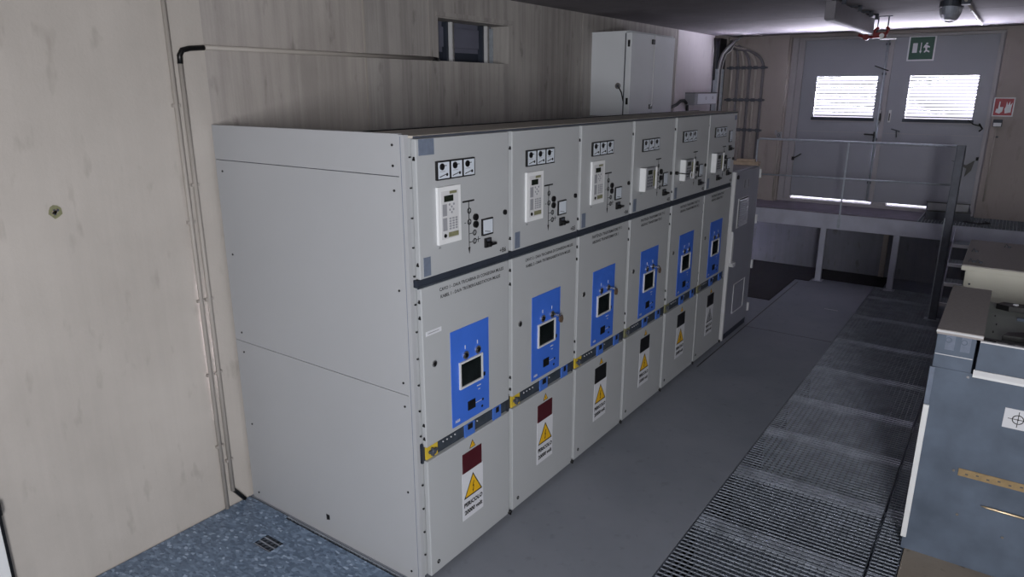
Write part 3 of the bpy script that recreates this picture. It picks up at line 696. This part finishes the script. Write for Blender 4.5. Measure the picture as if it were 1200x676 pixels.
# ceiling fittings
tr = thing('light_fitting', 'long grey box lamp hanging under the ceiling before the doors', 'lamp', (3.9,-.72,CEIL))
b = MB(); b.box(0,1.74,-.04,.035,-.165,-.03,'lampgrey'); b.build('housing', tr, .004)
b = MB(); b.box(.02,1.72,-.032,.028,-.170,-.165,'door'); b.build('diffuser', tr)
for x in (.10,.75,1.3,1.6):
    b = MB(); b.box(x,x+.03,-.075,.07,-.012,0,'dark'); b.box(x+.005,x+.025,-.012,.008,-.03,-.012,'dark'); b.box(x,x+.02,-.09,-.06,-.05,-.0,'dark'); b.build('bracket', tr)
rf = thing('red_fitting', 'red clamp fitting with white disc at the end of the hanging lamp', 'fitting', (5.78,-.80,CEIL))
b = MB(); b.box(-.02,.02,-.055,.06,-.20,-.15,'red'); b.tube([(0,.05,-.18),(0,.05,-.13),(0,.02,-.10)],.014,'red',8); b.tube([(0,-.05,-.17),(0,-.07,-.12),(0,-.05,-.10)],.014,'red',8)
b.tube([(0,.06,-.19),(-.02,.14,-.185),(-.03,.19,-.165)],.014,'red',8); b.ring((.12,-.19),'x',.008,.028,-.03,.0,'red',12); b.build('clamp', rf)
b = MB(); b.tube([(0,-.075,-.205),(0,-.075,-.214)],[.075,.07],'white',20); b.ring((-.02,-.18),'x',0,.022,-.035,-.02,'white',14); b.build('disc', rf)
b = MB(); b.cyl((0,.03,0),(0,.03,-.15),.006,'dark',8); b.cyl((0,-.06,0),(0,-.06,-.12),.006,'dark',8); b.box(-.02,.02,-.09,.06,-.008,0,'dark'); b.build('hanger', rf)
bl = thing('bulkhead_light', 'oval bulkhead lamp with ribbed glass on the ceiling near the exit sign', 'lamp', (4.90,-1.44,CEIL))
b = MB(); 
ov = [(.27*math.cos(a)*(1), .085*math.sin(a)) for a in [2*PI*k/24 for k in range(24)]]
b.prism(ov,'z',-.045,0,'inkgrey'); b.box(-.10,-.02,-.02,.02,-.07,-.045,'inkgrey'); b.build('base', bl, .004)
b = MB(); N = 24
for s in range(5):
    a0, a1 = s*PI/10, (s+1)*PI/10
    q0 = [(.25*math.cos(a0)**.6*math.cos(t), .075*math.cos(a0)**.6*math.sin(t), -.045-.10*math.sin(a0)) for t in [2*PI*k/N for k in range(N)]]
    q1 = [(.25*max(0,math.cos(a1))**.6*math.cos(t), .075*max(0,math.cos(a1))**.6*math.sin(t), -.045-.10*math.sin(a1)) for t in [2*PI*k/N for k in range(N)]]
    b.faces(q0+q1, [(k,(k+1)%N,(k+1)%N+N,k+N) for k in range(N)], 'lampglass')
g_ = b.build('glass_cover', bl)
b = MB()
for x in (-.15,-.05,.05,.15): b.tube([(x,.076*math.cos(s)*math.sqrt(1-(x/.25)**2),-.047-.103*math.sin(s)*math.sqrt(1-(x/.27)**2)) for s in [k*PI/10 for k in range(11)]],.004,'keygrey',6)
b.build('cage', bl)
t = conduit('ceiling_conduit', [(4.3,-1.56,3.04),(7.08,-1.56,3.04)], .011, 'thin conduit running along the ceiling past the bulkhead lamp', [(x,-1.56,3.04) for x in (4.8,5.5,6.4)])
b = MB(); b.box(-.05,.05,-.03,.03,-.045,0,'dark'); jb2 = b.build('conduit_box'); jb2.location = (4.62,-1.56,3.058)
tag(jb2, 'small dark junction box on the ceiling conduit above the bulkhead lamp', 'junction box')

# ------------------------------------------------------------------ walkway grating
seams = [-.16,.56,1.245,1.93,2.60,3.27,4.04,4.92,5.84,6.73,7.33]
ords = ['tenth','first','second','third','fourth','fifth','sixth','seventh','eighth','ninth']
def grating(name, x0, x1, y0, y1, label, group, p=.0333):
    t = MB(); x0 += .004; x1 -= .004; y0 += .003; y1 -= .003
    t.box(x0,x0+.006,y0,y1,-.03,0,'rod'); t.box(x1-.006,x1,y0,y1,-.03,0,'rod'); t.box(x0,x1,y0,y0+.004,-.03,0,'grate'); t.box(x0,x1,y1-.004,y1,-.03,0,'grate')
    n = max(2, round((x1-x0)/p))
    for k in range(1, n): x = x0+(x1-x0)*k/n; hw_ = .0085 if k < 4 else .0026; t.box(x-hw_,x+hw_,y0,y1,-.007,-.0005,'rod')
    n = max(2, round((y1-y0)/p))
    for k in range(1, n): y = y0+(y1-y0)*k/n; t.box(x0,x1,y-.0014,y+.0014,-.026,-.002,'grate')
    o = t.build(name, recalc=False); tag(o, label, 'grating', group); return o
for k in range(len(seams)-1):
    if k == 0: nm = 'steel floor grating panel mostly below the bottom frame edge'
    else: nm = 'wide steel floor grating panel, %s from the bottom of the picture' % ords[k]
    grating('floor_grating', seams[k], seams[k+1], -1.762, -.887, nm, 'walkway gratings')
    grating('narrow_grating', seams[k], seams[k+1], -1.898, -1.766, 'narrow grating strip at the right edge, beside wide panel %s' % ('before the first' if k == 0 else ords[k]), 'narrow edge gratings')
# support beams just below each joint
for k, x in enumerate(seams[1:-1]):
    b = MB(); b.box(x-.01, x+.11, -1.9, -.885, -.045, -.032, 'beam'); b.box(x+.045,x+.055,-1.9,-.885,-.65,-.045,'beam')
    tag(b.build('support_beam'), 'steel support beam under the joint past the %s wide grating' % ords[k], 'beam', 'beams below the walkway')
# left pit: grating rim and the mottled sheet over it
grating('floor_grating', -.62, -.052, .02, 1.395, 'grating under the blue sheet, along the cubicle side panel', 'gratings under the sheet')
grating('floor_grating', -1.30, -.62, .02, 1.395, 'grating under the blue sheet, away from the side panel', 'gratings under the sheet')
for k, x in enumerate((-.62,-1.30)):
    b = MB(); b.box(x-.05,x+.05,.0,1.4,-.06,-.032,'beam'); b.box(x-.005,x+.005,0,1.4,-.65,-.06,'beam')
    tag(b.build('support_beam'), ('nearer' if k else 'farther')+' steel beam below the sheeted floor', 'beam', 'beams below the sheet')
sh = MB()
hx0,hx1,hy0,hy1 = -.33,-.235,.86,1.0
def strip(x0,x1,y0,y1): sh.box(x0,x1,y0,y1,.001,.0045,'sheet')
strip(-2.55,hx0,-.9,1.41); strip(hx1,-.062,1.05,1.41); strip(hx0,hx1,hy1,1.41); strip(hx0,hx1,-.9,hy0)
strip(hx1,-.082,-.9,1.05)
o = sh.build('floor_sheet'); tag(o, 'mottled blue-grey sheet covering the floor at lower left', 'floor covering')
b = MB(); b.box(5.95,7.12,.02,.95,.001,.006,'mat')
b.box(7.12,7.88,-.15,1.05,.001,.006,'mat'); b.box(7.32,7.88,-.98,-.15,.001,.006,'mat')  # these two patches paint the shade under the landing
tag(b.build('mat_and_shade'), 'black matting beyond the end cabinet, plus painted shade under the landing', 'mat')
b = MB(); b.box(3.5,7.0,-.045,-.037,0,.002,'ink'); b.box(4.86,4.866,-.88,-.045,0,.002,'inkgrey'); b.box(5.98,5.984,-.72,-.58,0,.002,'trim')
o = b.build('trim_2'); o['kind'] = 'structure'

# ------------------------------------------------------------------ right-hand equipment
ra = thing('slate_cabinet', 'dark blue-grey cabinet at the right edge with a sighting mark sticker', 'electrical cabinet', (1.67,-1.88,0))
def ry(y): return y+1.88
b = MB(); b.box(.0,.95,ry(-3.3),0,.0,1.05,'slategrey'); b.box(.02,.95,ry(-3.3),ry(-2.055),1.05,1.155,'slategrey'); b.build('body', ra, .002)
b = MB(); b.box(-.004,.94,ry(-2.043),0,1.052,1.225,'slategrey'); cl = b.build('column', ra, .002)
b = MB(); b.box(-.018,.945,ry(-2.068),.004,1.228,1.252,'browngrey'); b.box(-.020,-.016,ry(-2.066),.006,1.238,1.248,'trim'); b.build('lid', cl)
b = MB()
for y in (-.05,-.115):
    b.box(-.0055,-.004,ry(-1.88+y-.028),ry(-1.88+y+.012),1.15,1.225,'label'); b.ring((y,1.20),'x',.010,.014,-.007,-.0045,'slategrey',16)
b.build('embossed_plate', cl)
b = MB(); b.box(-.006,-.004,ry(-2.04),-.002,1.120,1.124,'trim'); b.build('seam', cl)
b = MB(); b.box(-.020,-.001,ry(-3.3),ry(-2.052),1.040,1.052,'white'); b.prism([(-.020,1.052),(-.001,1.052),(-.001,1.074),(-.010,1.074)],'y',ry(-3.3),ry(-2.052),'trim'); b.build('ledge', ra)
b = MB(); b.box(-.006,.018,ry(-3.3),ry(-2.058),1.075,1.216,'slategrey'); b.box(-.012,.006,ry(-3.3),ry(-2.058),1.216,1.224,'trim'); b.build('front_panel', ra)
b = MB(); b.box(.012,.10,ry(-3.3),ry(-2.062),1.155,1.19,'browngrey'); b.box(.03,.09,ry(-3.3),ry(-2.12),1.19,1.203,'trim'); b.ring((.065,ry(-2.18)),'z',0,.017,1.203,1.206,'inkgrey',16)
for k in range(5): b.ring((.022,ry(-2.09-k*.07)),'z',0,.006,1.19,1.20,'keygrey',8)
b.build('clamp_bar', ra)
b = MB(); b.box(.10,.14,ry(-3.3),ry(-2.062),1.155,1.20,'black'); b.build('slot', ra)
b = MB(); b.box(.14,.93,ry(-3.3),ry(-2.062),1.155,1.185,'plate')
for x,y in ((.3,-2.10),(.45,-2.11),(.62,-2.10),(.3,-2.3)): b.box(x,x+.03,ry(y-.006),ry(y),1.185,1.187,'ink')
b.box(.60,.62,ry(-3.3),ry(-2.2),1.185,1.20,'slategrey')
b.build('top_plate', ra)
b = MB(); b.prism([(.18,ry(-2.14)),(.25,ry(-2.16)),(.30,ry(-2.24)),(.30,ry(-2.34)),(.22,ry(-2.34)),(.19,ry(-2.22))],'z',1.185,1.215,'black'); b.ring((.25,ry(-2.27)),'z',.02,.04,1.215,1.235,'ink',16); b.build('lifting_lever', ra, .003)
b = MB(); b.prism([(.80,ry(-2.10)),(.86,ry(-2.13)),(.88,ry(-3.0)),(.80,ry(-3.0)),(.77,ry(-2.16))],'z',1.185,1.215,'black'); b.ring((.82,ry(-2.19)),'z',0,.014,1.215,1.22,'signwhite',12); b.build('rear_lever', ra, .003)
b = MB(); b.box(-.012,.0,-.018,.008,.075,.845,'white'); b.build('white_edge_strip', ra, .002)
b = MB(); b.box(-.008,.0,-.014,.008,.85,1.05,'label'); b.build('edge_strip', ra)
b = MB(); b.box(-.0016,.0,ry(-2.32),ry(-2.205),.815,.915,'signwhite'); b.ring((ry(-2.262),.865),'x',.020,.024,-.0026,-.0016,'ink',20)
b.box(-.0026,-.0016,ry(-2.302),ry(-2.222),.8635,.8665,'ink'); b.box(-.0026,-.0016,ry(-2.2635),ry(-2.2605),.825,.905,'ink'); b.ring((ry(-2.262),.865),'x',0,.004,-.003,-.0016,'ink',8); b.build('sighting_sticker', ra)
b = MB(); b.prism([(ry(-2.07),.545),(ry(-2.9),.545),(ry(-2.9),.505),(ry(-2.07),.505)],'x',-.004,0,'tan')
for k in range(14): b.box(-.0048,-.004,ry(-2.10-k*.045),ry(-2.112-k*.045),.518+.006*(k%2),.524+.006*(k%2),'inkgrey')
b.build('tan_strip', ra)
for y, z in ((-2.05,.526),(-2.10,.29),(-2.30,.235),(-2.035,1.03)):
    b = MB(); b.tube([(-.006,ry(y),z),(0,ry(y),z)],.007,'chrome',8); b.build('screw', ra)
b = MB(); b.tube([(1.655,-2.19,.378),(1.655,-2.215,.377),(1.655,-2.6,.372)],[.0015,.006,.006],'brass',8); b.tube([(1.655,-2.45,.374),(1.67,-2.45,.374)],.004,'brass',8)
tag(b.build('brass_rod'), 'pointed brass rod across the lower face of the slate cabinet', 'rod')

rb = thing('beige_cabinet', 'beige metal cabinet with dark top standing behind the slate cabinet', 'electrical cabinet', (3.25,-1.88,0))
b = MB(); b.box(.03,.98,-1.4,-.025,0,1.215,'beige'); b.build('body', rb, .003)
b = MB(); b.box(.0,1.0,-1.42,.0,1.215,1.245,'beige'); b.box(.004,.996,-1.416,-.004,1.245,1.252,'browngrey'); b.build('lid', rb, .002)
for x,y in ((.12,-.06),(.12,-.10),(.5,-.06),(.8,-.25)):
    b = MB(); b.ring((x,y),'z',.006,.012,1.252,1.262,'inkgrey',10); b.tube([(x,y+.03,1.252),(x,y+.02,1.275),(x,y+.0,1.252)],.004,'inkgrey',6); b.build('lifting_eye', rb)
for x in (.035,):
    b = MB(); b.tube([(.024,-.06,1.12),(.03,-.06,1.12)],.007,'inkgrey',8); b.build('screw', rb)

# ------------------------------------------------------------------ lights
def area(name, loc, target, sx, sy, power, col=(1,1,1)):
    l = bpy.data.lights.new(name, 'AREA'); l.shape = 'RECTANGLE'; l.size = sx; l.size_y = sy; l.energy = power; l.color = col
    o = bpy.data.objects.new(name, l); C.objects.link(o); o.location = loc
    o.rotation_euler = (Vector(target)-Vector(loc)).to_track_quat('-Z','Y').to_euler(); return o
area('rear_soft_light', (-3.6,-3.3,2.0), (1.5,.2,1.0), 1.0, 1.4, 185, (.985,.985,1))  # unseen soft light added behind the camera; the near wall has no doorway
fl = bpy.data.lights.new('camera_flash','POINT'); fl.energy = 40; fl.shadow_soft_size = .05; fl.color = (.95,.975,1)
fo = bpy.data.objects.new('camera_flash', fl); C.objects.link(fo); fo.location = (-2.25,-2.12,2.45)
for ya, yb in ((.213,-.507),(-.865,-1.578)):
    a = area('window_portal', (7.995,(ya+yb)/2,2.28), (7.0,(ya+yb)/2,2.28), abs(ya-yb), .52, 1); a.data.cycles.is_portal = True
w = bpy.data.worlds.new('sky'); bpy.context.scene.world = w; w.use_nodes = True
wt = w.node_tree; bg = wt.nodes['Background']
tc = wt.nodes.new('ShaderNodeTexCoord'); sx = wt.nodes.new('ShaderNodeSeparateXYZ'); wt.links.new(tc.outputs['Generated'], sx.inputs[0])
def mth(op, a, v, clamp=False):
    n = wt.nodes.new('ShaderNodeMath'); n.operation = op; n.use_clamp = clamp
    wt.links.new(a, n.inputs[0]); n.inputs[1].default_value = v; return n.outputs[0]
zz = mth('MAXIMUM', mth('MULTIPLY', sx.outputs['Z'], -1), 0)      # depth below the horizon
zz = mth('MAXIMUM', mth('SUBTRACT', zz, .05), 0)
zz = mth('MULTIPLY', mth('POWER', zz, 2), WGROUND)
wt.links.new(mth('ADD', zz, WSKY), bg.inputs['Strength'])
bg.inputs['Color'].default_value = (.86,.84,1,1)

# ------------------------------------------------------------------ camera
cam = bpy.data.cameras.new('camera'); co = bpy.data.objects.new('camera', cam); C.objects.link(co)
cam.sensor_fit = 'HORIZONTAL'; cam.sensor_width = 36; cam.lens = 36*819.04/1200; cam.clip_start = .05
pt_, ya_ = .2773, .6154
fwd = Vector((math.cos(pt_)*math.cos(ya_), math.cos(pt_)*math.sin(ya_), -math.sin(pt_)))
co.location = (-2.1928,-2.0437,2.377)
q = fwd.to_track_quat('-Z','Y'); co.rotation_euler = q.to_euler()
sc = bpy.context.scene; sc.camera = co
sc.view_settings.view_transform = 'Standard'; sc.view_settings.look = 'None'; sc.view_settings.gamma = 1
sc.view_settings.use_curve_mapping = False; sc.view_settings.exposure = 0
